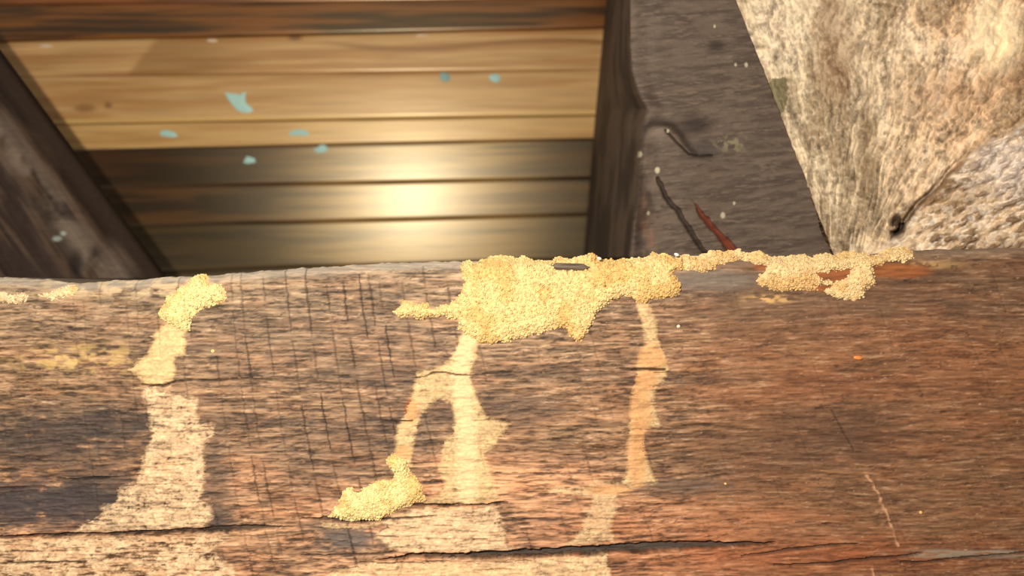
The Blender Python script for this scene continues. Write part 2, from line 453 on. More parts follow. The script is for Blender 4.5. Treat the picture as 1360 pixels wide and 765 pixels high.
for k, (ea, eb, off, ca, cb) in enumerate(PL):
    g_ = 0.7 if k >= 6 else 0.0
    us = np.linspace(-260, 990, 420)
    prof = np.array([(0, 1.0), (0, .30), (.004, .08), (.015, .015)] + [(t, 0) for t in np.linspace(.08, .92, 22)] + [(.985, .015), (.996, .08), (1, .30), (1, 1.0)])
    G = []; Cc = []
    for (t, back) in prof:
        v0 = ea[0] - .35 - g_ * .6 + (ea[1] - ea[0]) * us / 800; v1 = .25 + g_ * .5 + eb[0] + (eb[1] - eb[0]) * us / 800
        v = v0 + (v1 - v0) * t
        p = on_board(us, v) + nB * (off - back * 0.008)
        G.append(p)
        n = fbm(us / 150, (v - v0) / 6.0 + 40 * k, 200 + k, 4)
        n2 = vn(us / 60, (v - v0) / 2.4, 230 + k)
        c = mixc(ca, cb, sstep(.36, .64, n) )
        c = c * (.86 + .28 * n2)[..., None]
        if k == 3:   # stained tail and a dark wandering grain line
            c = mixc(c, lin(150, 104, 54), sstep(-6, 6, us - (205 - .8 * (v - 55))) * sstep(380, 250, us) * .6)
            w = 52 + 9 * np.sin((us - 400) / 75.0) + 0.03 * (us - 400)
            c = mixc(c, lin(140, 90, 46), sstep(5, 1, np.abs(v - w)) * sstep(400, 500, us) * .8)
            c = mixc(c, lin(110, 74, 42), ell(us, v, 392, 50, 9, 4) * .8)
        if k == 4:
            c = mixc(c, lin(140, 92, 50), ell(us, v, 113, 144, 14, 5) * .7)
            c = mixc(c, lin(120, 76, 42), ell(us, v, 144, 140, 5, 4) * .7)
            c = mixc(c, lin(236, 194, 120), sstep(.86, .95, np.full_like(us, t)) * .9)  # highlight along the lower edge, painted as a pale strip
        if k == 2:
            c = mixc(c, lin(40, 20, 10), ell(us, v, 200, 38, 90, 8) * .7)
        if k == 7:
            c = mixc(c, lin(14, 8, 5), np.maximum(ell(us, v, 352, 266, 12, 7), ell(us, v, 392, 268, 10, 6)) * .95)
            c = mixc(c, lin(20, 10, 6), ell(us, v, 272, 266, 12, 9) * .7)
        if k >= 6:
            c = mixc(c, lin(168, 128, 66), sstep(330, 480, us) * sstep(760, 640, us) * sstep(.34, .6, fbm(us / 200, (v - v0) / 5, 260 + k, 3)) * .8)  # torch glow painted as golden brown across the middle of the dark planks
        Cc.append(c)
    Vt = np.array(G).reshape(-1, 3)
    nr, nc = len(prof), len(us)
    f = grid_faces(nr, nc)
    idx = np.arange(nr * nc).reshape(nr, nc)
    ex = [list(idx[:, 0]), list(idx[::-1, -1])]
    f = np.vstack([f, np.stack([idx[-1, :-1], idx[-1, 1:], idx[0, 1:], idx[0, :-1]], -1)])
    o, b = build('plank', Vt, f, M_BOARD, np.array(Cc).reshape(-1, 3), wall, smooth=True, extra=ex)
    o['base0'] = tuple(b)
    if k == 2: o['label'] = 'dark brown varnished plank near the top'
    planks.append(o)


def blob_outline(n, r1, r2, seed, rag=.3):
    rr = random.Random(seed)
    a = [1 + rag * (rr.random() - .5) * 2 for _ in range(n)]
    return [(r1 * a[i] * math.cos(2 * math.pi * i / n), r2 * a[i] * math.sin(2 * math.pi * i / n)) for i in range(n)]


def fleck(pl, u, v, outline, col, th=.0006, off=.0, name='paint_fleck', lab=None):
    P = [on_board(np.array([u + a]), np.array([v + b]))[0] for (a, b) in outline]
    n = len(P); c = sum(P) / n
    top = [c + (p - c) * .8 + nB * (off + th) for p in P]; bot = [p + nB * (off - .0003) for p in P]
    vs = top + bot + [c + nB * (off + th * 1.15)]
    fs = [(i, (i + 1) % n, 2 * n) for i in range(n)]
    quads = [(i, n + i, n + (i + 1) % n, (i + 1) % n) for i in range(n)]
    tri = np.array(fs + [(q[0], q[1], q[2]) for q in quads] + [(q[0], q[2], q[3]) for q in quads])
    o, _ = build(name, vs, tri[:, ::-1], M_PAINT, np.tile(col, (len(vs), 1)), planks[pl])
    if lab: o['label'] = lab


CY = lin(190, 232, 222)
fleck(4, 318, 136, [(-20, -14), (-15, -13), (-6, -12), (1, -10), (6, -14), (9, -15), (8, -5), (10, 2), (18, 8), (19, 12), (13, 15), (3, 14), (-5, 9), (-11, 2), (-16, -5)], CY, off=.0006, lab='large pale blue paint fleck')
for (k, u, v, a, b, s) in ((5, 225, 178, 13, 5, 1), (5, 397, 177, 12, 5, 2), (6, 332, 213, 10, 5, 3), (4, 658, 105, 9, 6, 4), (6, 427, 198, 9, 5, 5), (4, 590, 103, 7, 7, 6)):
    offk = PL[k][2]
    fleck(k, u, v, blob_outline(10, a, b, s), CY * (.95 if k != 4 or u != 590 else .6), off=offk + .0001, th=.0005)
for i, (u, v) in enumerate(((60, 56), (282, 49), (560, 42))):
    fleck(3, u, v + 5, blob_outline(8, 9, 2, 20 + i), lin(230, 210, 180), off=.0001, th=.0004)

# ------------------------------------------------------------------ structure: masonry on the right
mu_ = np.arange(930, 1500, 1.5); mv_ = np.arange(-90, 352, 1.5)
MU, MV = np.meshgrid(mu_, mv_)
vb = np.interp(mu_, TOP[:, 0], TOP[:, 1]) + 3       # bottom rests on the beam
MU = MU + 0.0
MV = -90 + (MV + 90) * ((vb + 90) / (352 + 90 - 1.5))[None, :]
eU = 980 + MV * 130 / 335.0 - 4
MU = eU + (MU - 930) * (1500 - eU) / (1500 - 930)
ang = np.arctan2(MU - 1105, 430 - MV) + .035 * (fbm(MU / 45, MV / 45, 299, 3) - .5) * 2
rad = np.hypot(MU - 1105, 430 - MV)
st1 = fbm(ang * 20, rad / 75, 301, 5, .6)
st2 = fbm(ang * 60, rad / 30, 304, 4, .6)
fg = fbm(MU / 5, MV / 5, 305, 3, .7)
st3 = fbm(ang * 45 + .4 * fg, rad / 26, 306, 4, .65)
bl = fbm(MU / 60, MV / 60, 307, 4)
sp = fbm(MU / 9, MV / 9, 310, 3)
line_v = 316 - (MU - 1186) * 1.0 + 10 * (fbm(MU / 40, MV / 40, 312, 3) - .5) * 2   # crease of the rubble mound
line_v = np.interp(MU, [930, 1186, 1225, 1290, 1330, 1380, 1500], [480, 318, 268, 200, 178, 150, 70]) + 14 * (fbm(MU / 30, MV / 30, 312, 3) - .5)
mnd = sstep(-7, 10, MV - line_v)
# scales of the mound
du = (MU * .93 - MV * .36); dv = (MU * .36 + MV * .93)
sc = fbm(du / 20, dv / 8, 321, 3)
sc2 = fbm(du / 8, dv / 4, 324, 3)
Hs = (fg - .5) * .0020 + (st1 - .5) * .0040 + (st2 - .5) * .0016 + (st3 - .5) * .0030 + (bl - .5) * .012 + (sp - .5) * .0020
Hm = (sc - .5) * .0090 + (sc2 - .5) * .0045 + .0045
crease = np.exp(-((MV - line_v + 3) / 5.5) ** 2) * sstep(1180, 1192, MU) * sstep(1320, 1230, MU)
pit = ell(MU, MV, 1192, 301, 9, 13, .5) * sstep(.35, .5, sp)
Hh = Hs * (1 - mnd) + Hm * mnd - crease * .006 - pit * .008
edge_u = 980 + (MV) * 130 / 335.0
ledge_ = sstep(26, 0, MU - edge_u)
Ym = .046 - .022 * sstep(1000, 1500, MU) - Hh + .006 * ledge_
c1 = lin(222, 202, 170)
MC = mixc(c1, lin(240, 200, 158), sstep(1100, 1300, MU) * .9)
MC = mixc(MC, lin(122, 96, 66), sstep(.46, .62, st1 * .5 + bl * .5) * .60)
MC = mixc(MC, lin(140, 104, 70), sstep(.52, .70, st2) * .32)
MC = mixc(MC, lin(236, 214, 184), sstep(.47, .36, st1 * .5 + bl * .5) * .7)
MC = mixc(MC, lin(110, 84, 60), sstep(.58, .74, sp) * .45)
MC = MC * (1 - .30 * sstep(.54, .74, fg) - .34 * sstep(.52, .68, st3))[..., None]
MC = mixc(MC, lin(244, 228, 204), sstep(.44, .28, fg) * .25)
MC = mixc(MC, lin(134, 92, 60), ell(MU, MV, 1110, 60, 26, 70, .8) * .45 + ell(MU, MV, 1250, 130, 50, 30, .9) * .35 + ell(MU, MV, 1345, 95, 30, 25, .8) * .5)
MC = mixc(MC, lin(250, 226, 186), ell(MU, MV, 1325, 45, 32, 48, .6) * .9)
MC = mixc(MC, lin(120, 96, 66), ell(MU, MV, 1150, 190, 16, 80, .9) * .4)
mc2 = mixc(lin(214, 188, 156), lin(122, 90, 62), sstep(.46, .60, sc) * .8)
mc2 = mixc(mc2, lin(238, 226, 210), sstep(.50, .40, sc2) * .5)
mc2 = mixc(mc2, lin(222, 208, 196), ell(MU, MV, 1345, 215, 50, 40, .8) * .6)
mc2 = mixc(mc2, lin(150, 118, 84), ell(MU, MV, 1260, 262, 50, 18, .9) * .5)
mc2 = mixc(mc2, lin(128, 98, 70), sstep(300, 335, MV) * sstep(1240, 1300, MU) * .5)
MC = mixc(MC, mc2, mnd)
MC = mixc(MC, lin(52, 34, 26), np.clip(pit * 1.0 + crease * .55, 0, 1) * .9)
MC = mixc(MC, lin(104, 96, 66), (poly_sd(MU, MV, [(1014, 112), (1028, 106), (1044, 105), (1046, 125), (1042, 150), (1034, 160), (1026, 150), (1018, 130)]) > 1.5 * (sp - .5) * 6) * .85)
x, y, z = pt(MU, MV, Ym)
mver = np.stack([x, y, z], -1).reshape(-1, 3)
nr, nc = MU.shape
# depth behind the face: a back sheet closes the block
idx = np.arange(nr * nc).reshape(nr, nc)
ring = np.concatenate([idx[0, :], idx[1:, -1], idx[-1, -2::-1], idx[-2:0:-1, 0]])
bk = mver[ring].copy(); bk[:, 1] = .115
nb = len(ring); b0 = nr * nc
side = np.stack([ring, b0 + np.arange(nb), b0 + (np.arange(nb) + 1) % nb, np.roll(ring, -1)], -1)
mver2 = np.vstack([mver, bk]); mcol = np.vstack([MC.reshape(-1, 3), np.tile(lin(150, 130, 105), (nb, 1))])
# keep the block clear of the post beside it
mw, _ = build('wall_right', mver2, np.vstack([grid_faces(nr, nc, True), side]), M_STONE, mcol, extra=[list(b0 + np.arange(nb))])
tag(mw, 'rough cream limewashed masonry resting above the right end of the beam', kind='structure')

# ------------------------------------------------------------------ the thick grey joist between boards and masonry
rows = np.arange(-90, 343, 1.5)
cols = np.linspace(0, 1, 190)


def rb(u):
    return np.interp(u, TOP[:, 0], TOP[:, 1])


RV, RT = np.meshgrid(rows, cols, indexing='ij')
fl = np.interp(RV, [-90, 0, 60, 95, 125, 145, 160, 172, 200, 260, 340], [834, 838, 838, 841, 850, 862, 858, 853, 850, 846, 838])
fr = 980 + RV * 130 / 335.0 - 2.5 + 1.2 * (vn(RV / 8, RV * 0, 5) - .5) * 2
PU = fl + (fr - fl) * RT
PV = RV
g1 = fbm(PU / 40, (PV + .10 * PU) / 6.5, 401, 5, .6); g2 = fbm(PU / 16, (PV + .10 * PU) / 2.2, 404, 3, .6)
knob = poly_sd(PU, PV, [(845, 400), (849, 200), (852, 182), (858, 170), (866, 165), (880, 164), (892, 168), (904, 180), (914, 196), (925, 206), (948, 212), (1100, 218), (1300, 400)])
hP = (g1 - .5) * .0016 + (g2 - .5) * .0006 + sstep(-5, 7, knob) * .0048 * sstep(975, 900, PU) - .0080 * (1 - sstep(0, 40, PU - fl)) ** 2


def gro(U_, V_, pts, w):
    b = np.zeros_like(U_)
    for i in range(len(pts) - 1):
        ax, ay = pts[i]; bx, by = pts[i + 1]; ex, ey = bx - ax, by - ay
        t = np.clip(((U_ - ax) * ex + (V_ - ay) * ey) / (ex * ex + ey * ey), 0, 1)
        d = np.hypot(U_ - ax - t * ex, V_ - ay - t * ey)
        b = np.maximum(b, sstep(w, w * .3, d))
    return b


cr1 = gro(PU, PV, [(884, 173), (900, 190), (916, 205), (930, 207), (946, 206)], 2.2)
nzp = (fbm(PU / 9, PV / 9, 431, 3) - .5) * 5
cr2 = gro(PU + nzp, PV, [(874, 238), (884, 262), (900, 280), (914, 302), (938, 338)], 4.5)
cr3 = np.clip(sstep(0, 3, poly_sd(PU + nzp * 1.2, PV, [(917, 262), (930, 275), (944, 292), (960, 310), (978, 326), (990, 338), (966, 338), (958, 322), (942, 305), (926, 284)])), 0, 1)
hP = hP - cr1 * .0018 - cr2 * .0030 - cr3 * .0030 + .0018 * sstep(0, 1, cr2 * 0) 
PC = mixc(lin(100, 85, 73), lin(78, 65, 56), sstep(.36, .64, g1) * .9)
PC = PC * (.84 + .32 * g2)[..., None]
PC = mixc(PC, lin(126, 108, 92), sstep(.56, .72, g2 * .6 + g1 * .4) * .45)
PC = mixc(PC, lin(62, 50, 42), ell(PU, PV, 838, 250, 30, 110, .9) * sstep(.35, .6, fbm(PU / 14, PV / 30, 411, 3)) * .7)
PC = mixc(PC, lin(118, 82, 60), ell(PU, PV, 858, 305, 12, 36, .9) * sstep(.4, .6, fbm(PU / 8, PV / 18, 413, 3)) * .5)
PC = mixc(PC, lin(124, 108, 94), ell(PU, PV, 868, 176, 16, 9, .8) * .6)  # lit top of the knob, painted lighter to bring out its relief
PC = mixc(PC, lin(54, 44, 38), np.exp(-((knob + 5) / 5.0) ** 2) * sstep(960, 900, PU) * .45)  # painted shade just outside the knob outline
PC = mixc(PC, lin(40, 30, 28), ell(PU, PV, 924, 166, 20, 12, .7) * .8 + ell(PU, PV, 952, 60, 10, 6, .7) * .7)
PC = mixc(PC, lin(64, 56, 54), ell(PU, PV, 938, 198, 24, 12, .8) * .6)
PC = mixc(PC, lin(138, 128, 96), ell(PU, PV, 972, 190, 20, 10, .9) * sstep(.5, .62, fbm(PU / 7, PV / 5, 409, 3)) * .7)
PC = mixc(PC, lin(30, 20, 16), cr1 * .9)
PC = mixc(PC, lin(30, 20, 16), cr2 * .75)
PC = mixc(PC, mixc(lin(40, 20, 12), lin(106, 48, 26), sstep(-2, 6, (PU - 917) * .0 + (PV - 262) * .9 - (PU - 917) * .95 + 6)), cr3 * .95)
for (a, b, r) in ((873, 226, 3.2), (960, 286, 3), (887, 174, 1.6), (991, 86, 2.2), (977, 86, 1.6), (861, 283, 2), (949, 35, 1.5), (975, 270, 1.6), (850, 205, 3)):
    PC = mixc(PC, lin(190, 178, 150), ell(PU, PV, a, b, r, r * 1.3, .4) * .9)
PC = PC * (1 - .42 * ell(PU, PV, 842, 265, 30, 80, .8) * sstep(.38, .62, fbm(PU / 12, PV / 26, 441, 4)))[..., None]  # shade below the knob put into the colour, broken up by noise
PC = mixc(PC, lin(46, 36, 32), sstep(5, 0, knob) * sstep(-9, -2, knob) * sstep(950, 890, PU) * sstep(848, 856, PU) * .6)  # dark arc along the knob edge, shade painted in
YF = .050 - .004 * (1 - RT) - hP
fx, fy, fz = pt(PU, PV, YF)
# left flank runs back to the boards
nS = 26
bu = np.interp(rows, [-90, 0, 160, 345], [812, 804, 789, 774])
SX = []; SC = []
pback = on_board(bu, rows) + nB * .004
for j in range(nS):
    t = (j / nS)
    p0 = pback; p1 = np.stack([fx[:, 0], fy[:, 0], fz[:, 0]], -1)
    p = p0 * (1 - t) + p1 * t
    p[:, 0] += (fbm(rows / 50, np.full_like(rows, t * 3), 420, 3) - .5) * .004 * math.sin(math.pi * t)
    SX.append(p)
    n = fbm(rows / 70, np.full_like(rows, t * 14), 423, 3)
    SC.append(mixc(lin(96, 80, 66), lin(62, 49, 40), sstep(.35, .65, n)))
SX = np.stack(SX, 1); SC = np.stack(SC, 1)
FXYZ = np.stack([fx, fy, fz], -1)
# right flank goes straight back a little, then the back closes
rX = np.stack([np.stack([fx[:, -1] - .0004, fy[:, -1] + d, fz[:, -1]], -1) for d in (.004, .012)], 1)
allv = np.concatenate([SX, FXYZ, rX], 1)
# bottom rows end exactly on the beam top
zt = (382.5 - 344) * S
allv[..., 2] = np.maximum(allv[..., 2], zt + .0012)
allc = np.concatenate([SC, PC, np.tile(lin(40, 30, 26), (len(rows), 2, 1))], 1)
nr, nc = allv.shape[:2]
idx = np.arange(nr * nc).reshape(nr, nc)
wrapf = np.stack([idx[:-1, -1], idx[:-1, 0], idx[1:, 0], idx[1:, -1]], -1)
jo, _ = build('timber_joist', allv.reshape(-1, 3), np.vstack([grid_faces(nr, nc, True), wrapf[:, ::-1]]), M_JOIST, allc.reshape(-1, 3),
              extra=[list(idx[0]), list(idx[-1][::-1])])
tag(jo, 'thick grey-brown timber joist with a red gash, standing beside the cream masonry', 'timber')

# ------------------------------------------------------------------ slanting dark timber at the left
rows = np.arange(-90, 372, 2.0)
eu = -62 + (rows - 0) * 205 / 280.0            # right-hand arris as seen
ncol = 130
T = np.linspace(0, 1, ncol)
RV, RT = np.meshgrid(rows, T, indexing='ij')
EU = -62 + RV * 205 / 280.0 - 24
LUv = EU - 330 * (1 - RT)
g1 = fbm((LUv * .58 + RV * .81) / 110, (LUv * .81 - RV * .58) / 12, 501, 4)
g2 = fbm(LUv / 30, RV / 30, 505, 3)
dd = (EU - LUv)
band = np.exp(-((dd - 44) / 20) ** 2)
LC = mixc(lin(78, 60, 46), lin(46, 33, 25), sstep(.35, .6, g1))
LC = mixc(LC, lin(118, 102, 88), band * sstep(.3, .55, g2) * .75)
LC = mixc(LC, lin(120, 104, 92), ell(LUv, RV, 172, 335, 22, 34, .8) * .7)
LC = mixc(LC, lin(24, 14, 10), ell(LUv, RV, 100, 352, 9, 18, .7) * .85)
LC = mixc(LC, lin(150, 160, 150), np.maximum(ell(LUv, RV, 76, 317, 6, 3.5, .5), ell(LUv, RV, 84, 310, 4, 3, .5)) * .8)
yl = .125 - (g1 - .5) * .003 - (g2 - .5) * .003 + .010 * np.clip(1 - dd / 22, 0, 1) ** 2
x, y, z = pt(LUv, RV, yl)
LV = np.stack([x, y, z], -1)
zb = (382.5 - 371) * S
sidev = []
for d in (.008, .016, .024):
    s = LV[:, -1].copy(); s[:, 1] += d; s[:, 0] += .35 * d; sidev.append(s)
bk = LV[:, 0].copy(); bk[:, 1] += .024
LV = np.concatenate([LV, np.stack(sidev + [bk], 1)], 1)
LC = np.concatenate([LC, np.tile(lin(58, 44, 34), (len(rows), 4, 1))], 1)
nr, nc = LV.shape[:2]; idx = np.arange(nr * nc).reshape(nr, nc)
wrapf = np.stack([idx[:-1, -1], idx[:-1, 0], idx[1:, 0], idx[1:, -1]], -1)
LV[..., 2] = np.maximum(LV[..., 2], zb + .001)
lj, _ = build('timber_brace', LV.reshape(-1, 3), np.vstack([grid_faces(nr, nc, True), wrapf[:, ::-1]]), M_JOIST, LC.reshape(-1, 3),
              extra=[list(idx[0]), list(idx[-1][::-1])])
tag(lj, 'dark slanting timber brace behind the left end of the beam', 'timber')

# ------------------------------------------------------------------ the beam
bu_ = np.arange(-138, 1498, 1.25); NR = 400
vt = vtop(bu_)
tt = np.concatenate([np.linspace(0, 12, 14)[:-1], np.linspace(12, 1, NR)[:1], np.linspace(0, 1, NR)[1:] * 0])[:13]
vend = 855.0
steps = np.arange(0, 400) / 399.0
BV = vt[None, :] + (vend - vt)[None, :] * steps[:, None]
BU = np.tile(bu_, (len(steps), 1))
Hb = samp(HMAP, BU, BV)
Yb = -Hb + edge_round(BU, BV)
x = (BU - 680) * S; z = (382.5 - BV) * S
front = np.stack([x, Yb, z], -1)
fc = samp(CMAP, BU, BV)
# top face running back, bottom and back
tops = []
for yb in (.16, .11, .07, .045, .03, .02, .013, .009, .0065):
    r = front[0].copy(); r[:, 1] = yb
    r[:, 2] = r[:, 2] * .3 + .7 * np.interp(bu_, TOP[:, 0], (382.5 - TOP[:, 1]) * S) + .0003 if yb > .008 else r[:, 2] + .0002
    r[:, 2] = np.minimum(r[:, 2], (382.5 - 347) * S) if yb > .012 else r[:, 2]
    tops.append(r)
bot = front[-1].copy(); bot[:, 1] = .16
allv = np.concatenate([np.array(tops), front, bot[None]], 0)
allc = np.concatenate([np.tile(lin(120, 105, 90), (len(tops), len(bu_), 1)), fc, np.tile(lin(110, 80, 60), (1, len(bu_), 1))], 0)
nr, nc = allv.shape[:2]; idx = np.arange(nr * nc).reshape(nr, nc)
wrapf = np.stack([idx[-1, :-1], idx[-1, 1:], idx[0, 1:], idx[0, :-1]], -1)
beam, _ = build('timber_beam', allv.reshape(-1, 3), np.vstack([grid_faces(nr, nc, True), wrapf[:, ::-1]]), M_BEAM, allc.reshape(-1, 3),
                extra=[list(idx[:, 0]), list(idx[::-1, -1])])
tag(beam, 'long weathered reddish-brown timber beam with saw marks and splits, mud running down it', 'beam')

# ------------------------------------------------------------------ termite mud
def soft_base(u, v):
    return samp(wood_low, u, v)


ICO_T = (1 + 5 ** .5) / 2
_iv = np.array([(-1, ICO_T, 0), (1, ICO_T, 0), (-1, -ICO_T, 0), (1, -ICO_T, 0), (0, -1, ICO_T), (0, 1, ICO_T), (0, -1, -ICO_T), (0, 1, -ICO_T),
                (ICO_T, 0, -1), (ICO_T, 0, 1), (-ICO_T, 0, -1), (-ICO_T, 0, 1)], float)
_iv /= np.linalg.norm(_iv[0])
_if = [(0, 11, 5), (0, 5, 1), (0, 1, 7), (0, 7, 10), (0, 10, 11), (1, 5, 9), (5, 11, 4), (11, 10, 2), (10, 7, 6), (7, 1, 8),
       (3, 9, 4), (3, 4, 2), (3, 2, 6), (3, 6, 8), (3, 8, 9), (4, 9, 5), (2, 4, 11), (6, 2, 10), (8, 6, 7), (9, 8, 1)]


def subdiv(v, f):
    v = list(map(tuple, v)); cache = {}; out = []

    def md(a, b):
        k = (min(a, b), max(a, b))
        if k not in cache:
            m = (np.array(v[a]) + np.array(v[b])) / 2; m /= np.linalg.norm(m)
            cache[k] = len(v); v.append(tuple(m))
        return cache[k]
    for a, b, c in f:
        x, y, z = md(a, b), md(b, c), md(c, a)
        out += [(a, x, z), (b, y, x), (c, z, y), (x, y, z)]
    return np.array(v), out


ICO_V, ICO_F = subdiv(_iv, _if); ICO_F = np.array(ICO_F)


def worley(u, v, cell, seed):
    rs = np.random.RandomState(seed)
    jx = rs.rand(256, 256); jy = rs.rand(256, 256)
    cu = np.floor(u / cell).astype(int); cv = np.floor(v / cell).astype(int)
    best = np.full(u.shape, 9.0)
    for a in (-1, 0, 1):
        for b in (-1, 0, 1):
            px = (cu + a + jx[(cu + a) & 255, (cv + b) & 255]) * cell; py = (cv + b + jy[(cu + a) & 255, (cv + b) & 255]) * cell
            best = np.minimum(best, np.hypot(u - px, v - py) / cell)
    return best


def crust(label, poly, thick, col, seed, holes=(), edge=7.0, group='granular mud crusts on the beam', spacing=3.05):
    P = np.array(poly, float)
    a0, a1 = P[:, 0].min() - 6, P[:, 0].max() + 6; b0, b1 = P[:, 1].min() - 6, P[:, 1].max() + 6
    g = 1.1
    u = np.arange(a0, a1, g); v = np.arange(b0, b1, g)
    GU, GV = np.meshgrid(u, v)

    def sdf(x, y):
        s = poly_sd(x, y, poly) + 3.4 * (fbm(x / 7, y / 7, seed, 3) - .5) * 2
        for h in holes: s = np.minimum(s, -poly_sd(x, y, h) + 2.0 * (vn(x / 4, y / 4, seed + 5) - .5) * 2)
        return s

    def height(x, y, s):
        t = thick * (1 - np.exp(-np.clip(s, 0, 99) / edge)) - .0004 * (s < 1)
        lump = (fbm(x / 22, y / 18, seed + 9, 3) - .5) * .0022 * np.clip(s / 8, 0, 1)
        return soft_base(x, y) - edge_round(x, y) * .8 + t + lump
    s = sdf(GU, GV)
    w = worley(GU, GV, 3.6, seed)
    h = height(GU, GV, s) + (0.5 - w) * .0009 * np.clip((s + 1) / 3, 0, 1)
    tone = fbm(GU / 26, GV / 26, seed + 20, 3); grain = vn(GU / 3, GV / 3, seed + 22)

    def ccol(x, y, rndv):
        c = mixc(col, np.asarray(col) * np.array((.90, .80, .66)), sstep(.40, .66, fbm(x / 26, y / 26, seed + 20, 3)))
        return c * (.80 + .34 * rndv)[..., None]
    cc = ccol(GU, GV, grain) * (1 - .55 * sstep(.55, .95, w))[..., None]  # shade between the grains is put into the colour
    X = (GU - 680) * S; Z = (382.5 - GV) * S; Y = -h
    keep = s > -2.2
    q = grid_faces(len(v), len(u), True)
    kf = keep.ravel()[q].all(1)
    q = q[kf]
    used_ = np.unique(q); mp = -np.ones(GU.size, int); mp[used_] = np.arange(len(used_))
    vs = np.stack([X, Y, Z], -1).reshape(-1, 3)[used_]; cv = cc.reshape(-1, 3)[used_]
    # back ring: close the crust against the wood
    cen = np.array((vs[:, 0].mean(), 0, vs[:, 2].min()))
    root = bpy.data.objects.new('mud_crust', None); COL.objects.link(root)
    root.location = cen; root['base0'] = tuple(cen)
    tag(root, label, 'mud', group)
    build('mud_mass', vs, mp[q], M_MUD, cv, root)
    # pellets
    rs = np.random.RandomState(seed + 50)
    pu, pv = np.meshgrid(np.arange(a0, a1, spacing), np.arange(b0, b1, spacing))
    pu = (pu + rs.uniform(-.5, .5, pu.shape) * spacing).ravel(); pv = (pv + rs.uniform(-.5, .5, pv.shape) * spacing).ravel()
    s = sdf(pu, pv); m = s > -.8
    pu, pv, s = pu[m], pv[m], s[m]
    n = len(pu); r = rs.uniform(.95, 1.95, n) * S
    hh = height(pu, pv, s) + rs.uniform(-.0004, .0005, n)
    cen3 = np.stack([(pu - 680) * S, -hh, (382.5 - pv) * S], -1)
    shp = 1 + rs.uniform(-.22, .22, (n, len(ICO_V)))
    V3 = cen3[:, None, :] + ICO_V[None] * shp[..., None] * r[:, None, None] * rs.uniform(.8, 1.2, (n, 1, 3))
    cp = ccol(pu, pv, rs.rand(n))
    cp = np.repeat(cp[:, None, :], len(ICO_V), 1)
    F3 = (ICO_F[None] + (np.arange(n) * len(ICO_V))[:, None, None]).reshape(-1, 3)
    o, _ = build('mud_pellets', V3.reshape(-1, 3), F3, M_MUD, cp.reshape(-1, 3), root)
    o['kind'] = 'stuff'
    return root


YEL = np.array((.84, .66, .31)); GOLD = np.array((.82, .59, .27)); TAN = np.array((.80, .58, .30))
POLY_CL = [(254, 367), (262, 364), (270, 366), (279, 377), (287, 379), (298, 382), (301, 391), (297, 400), (285, 404), (272, 410), (262, 415), (255, 425), (250, 437), (240, 441), (225, 432), (214, 424), (211, 417), (217, 405), (222, 395), (232, 387), (244, 380), (250, 372)]
crust('bright yellow granular mud crust at the top of the leftmost mud trail', POLY_CL, .0042, YEL, 3)
POLY_CC = [(613, 352), (614, 347), (623, 346), (628, 350), (645, 344), (650, 341), (665, 340), (685, 343), (697, 341), (710, 346), (720, 346), (734, 347), (738, 343),
           (760, 345), (777, 340), (783, 337), (790, 339), (795, 346), (815, 346), (840, 344), (860, 342), (868, 335), (875, 337), (890, 340), (906, 340), (908, 358), (892, 362), (899, 371),
           (905, 380), (903, 390), (890, 396), (875, 397), (865, 395), (858, 402), (846, 401), (840, 393), (825, 395), (810, 400), (800, 410), (790, 420), (786, 432),
           (778, 443), (772, 454), (765, 453), (757, 446), (752, 434), (735, 436), (715, 443), (700, 447), (680, 449), (675, 454), (650, 456), (636, 455), (622, 446), (610, 437), (606, 425),
           (590, 421), (570, 421), (560, 424), (545, 421), (530, 421), (523, 414), (532, 406), (535, 399), (548, 402), (565, 403), (575, 408), (598, 404), (610, 392), (617, 375), (613, 362)]
SPL = [(735, 350), (758, 352), (781, 352), (780, 359), (760, 360), (737, 357)]
crust('largest golden granular mud crust, spread below the beam top at the centre', POLY_CC, .0040, GOLD, 13, holes=(SPL,), edge=6)
POLY_CR = [(909, 340), (920, 340), (938, 338), (945, 335), (958, 333), (967, 335), (975, 333), (983, 332), (995, 336), (1010, 335), (1025, 340), (1040, 343), (1060, 340), (1072, 338), (1078, 344),
           (1085, 341), (1100, 337), (1112, 338), (1130, 334), (1150, 338), (1170, 338), (1180, 333), (1192, 330), (1205, 329), (1216, 332), (1214, 342), (1200, 347), (1175, 348), (1160, 355),
           (1161, 368), (1162, 378), (1150, 385), (1147, 393), (1135, 400), (1120, 396), (1105, 392), (1095, 388), (1083, 385), (1060, 386), (1040, 387), (1025, 384), (1011, 379),
           (1005, 373), (1010, 365), (1019, 358), (1020, 354), (1005, 350), (990, 344), (970, 346), (955, 352), (945, 358), (935, 361), (920, 358), (909, 358)]
H1 = [(1081, 361), (1100, 361), (1132, 357), (1126, 368), (1110, 375), (1096, 372), (1085, 366)]
H2 = [(1082, 380), (1105, 378), (1100, 384), (1086, 385)]
crust('thin ragged tan mud crust below the joist and masonry, with bare orange wood showing through', POLY_CR, .0024, TAN, 23, holes=(H1, H2), edge=5)
POLY_CB = [(515, 610), (523, 602), (530, 606), (538, 612), (545, 625), (552, 635), (559, 643), (562, 655), (565, 664), (550, 668), (535, 673), (520, 682), (508, 689), (490, 690), (470, 690), (455, 688), (437, 685),
           (446, 673), (455, 660), (457, 654), (466, 650), (475, 656), (485, 648), (500, 640), (515, 636), (522, 640), (523, 628), (517, 620)]
crust('small yellow wedge-shaped mud crust low on the beam, just above a split', POLY_CB, .0034, YEL, 33)
crust('small pale mud patch at the far left end under the beam top', [(-40, 388), (5, 388), (18, 392), (32, 389), (40, 394), (32, 401), (18, 403), (0, 401), (-40, 402)], .0012, TAN * np.array((1, 1.04, 1.2)), 43, edge=4)
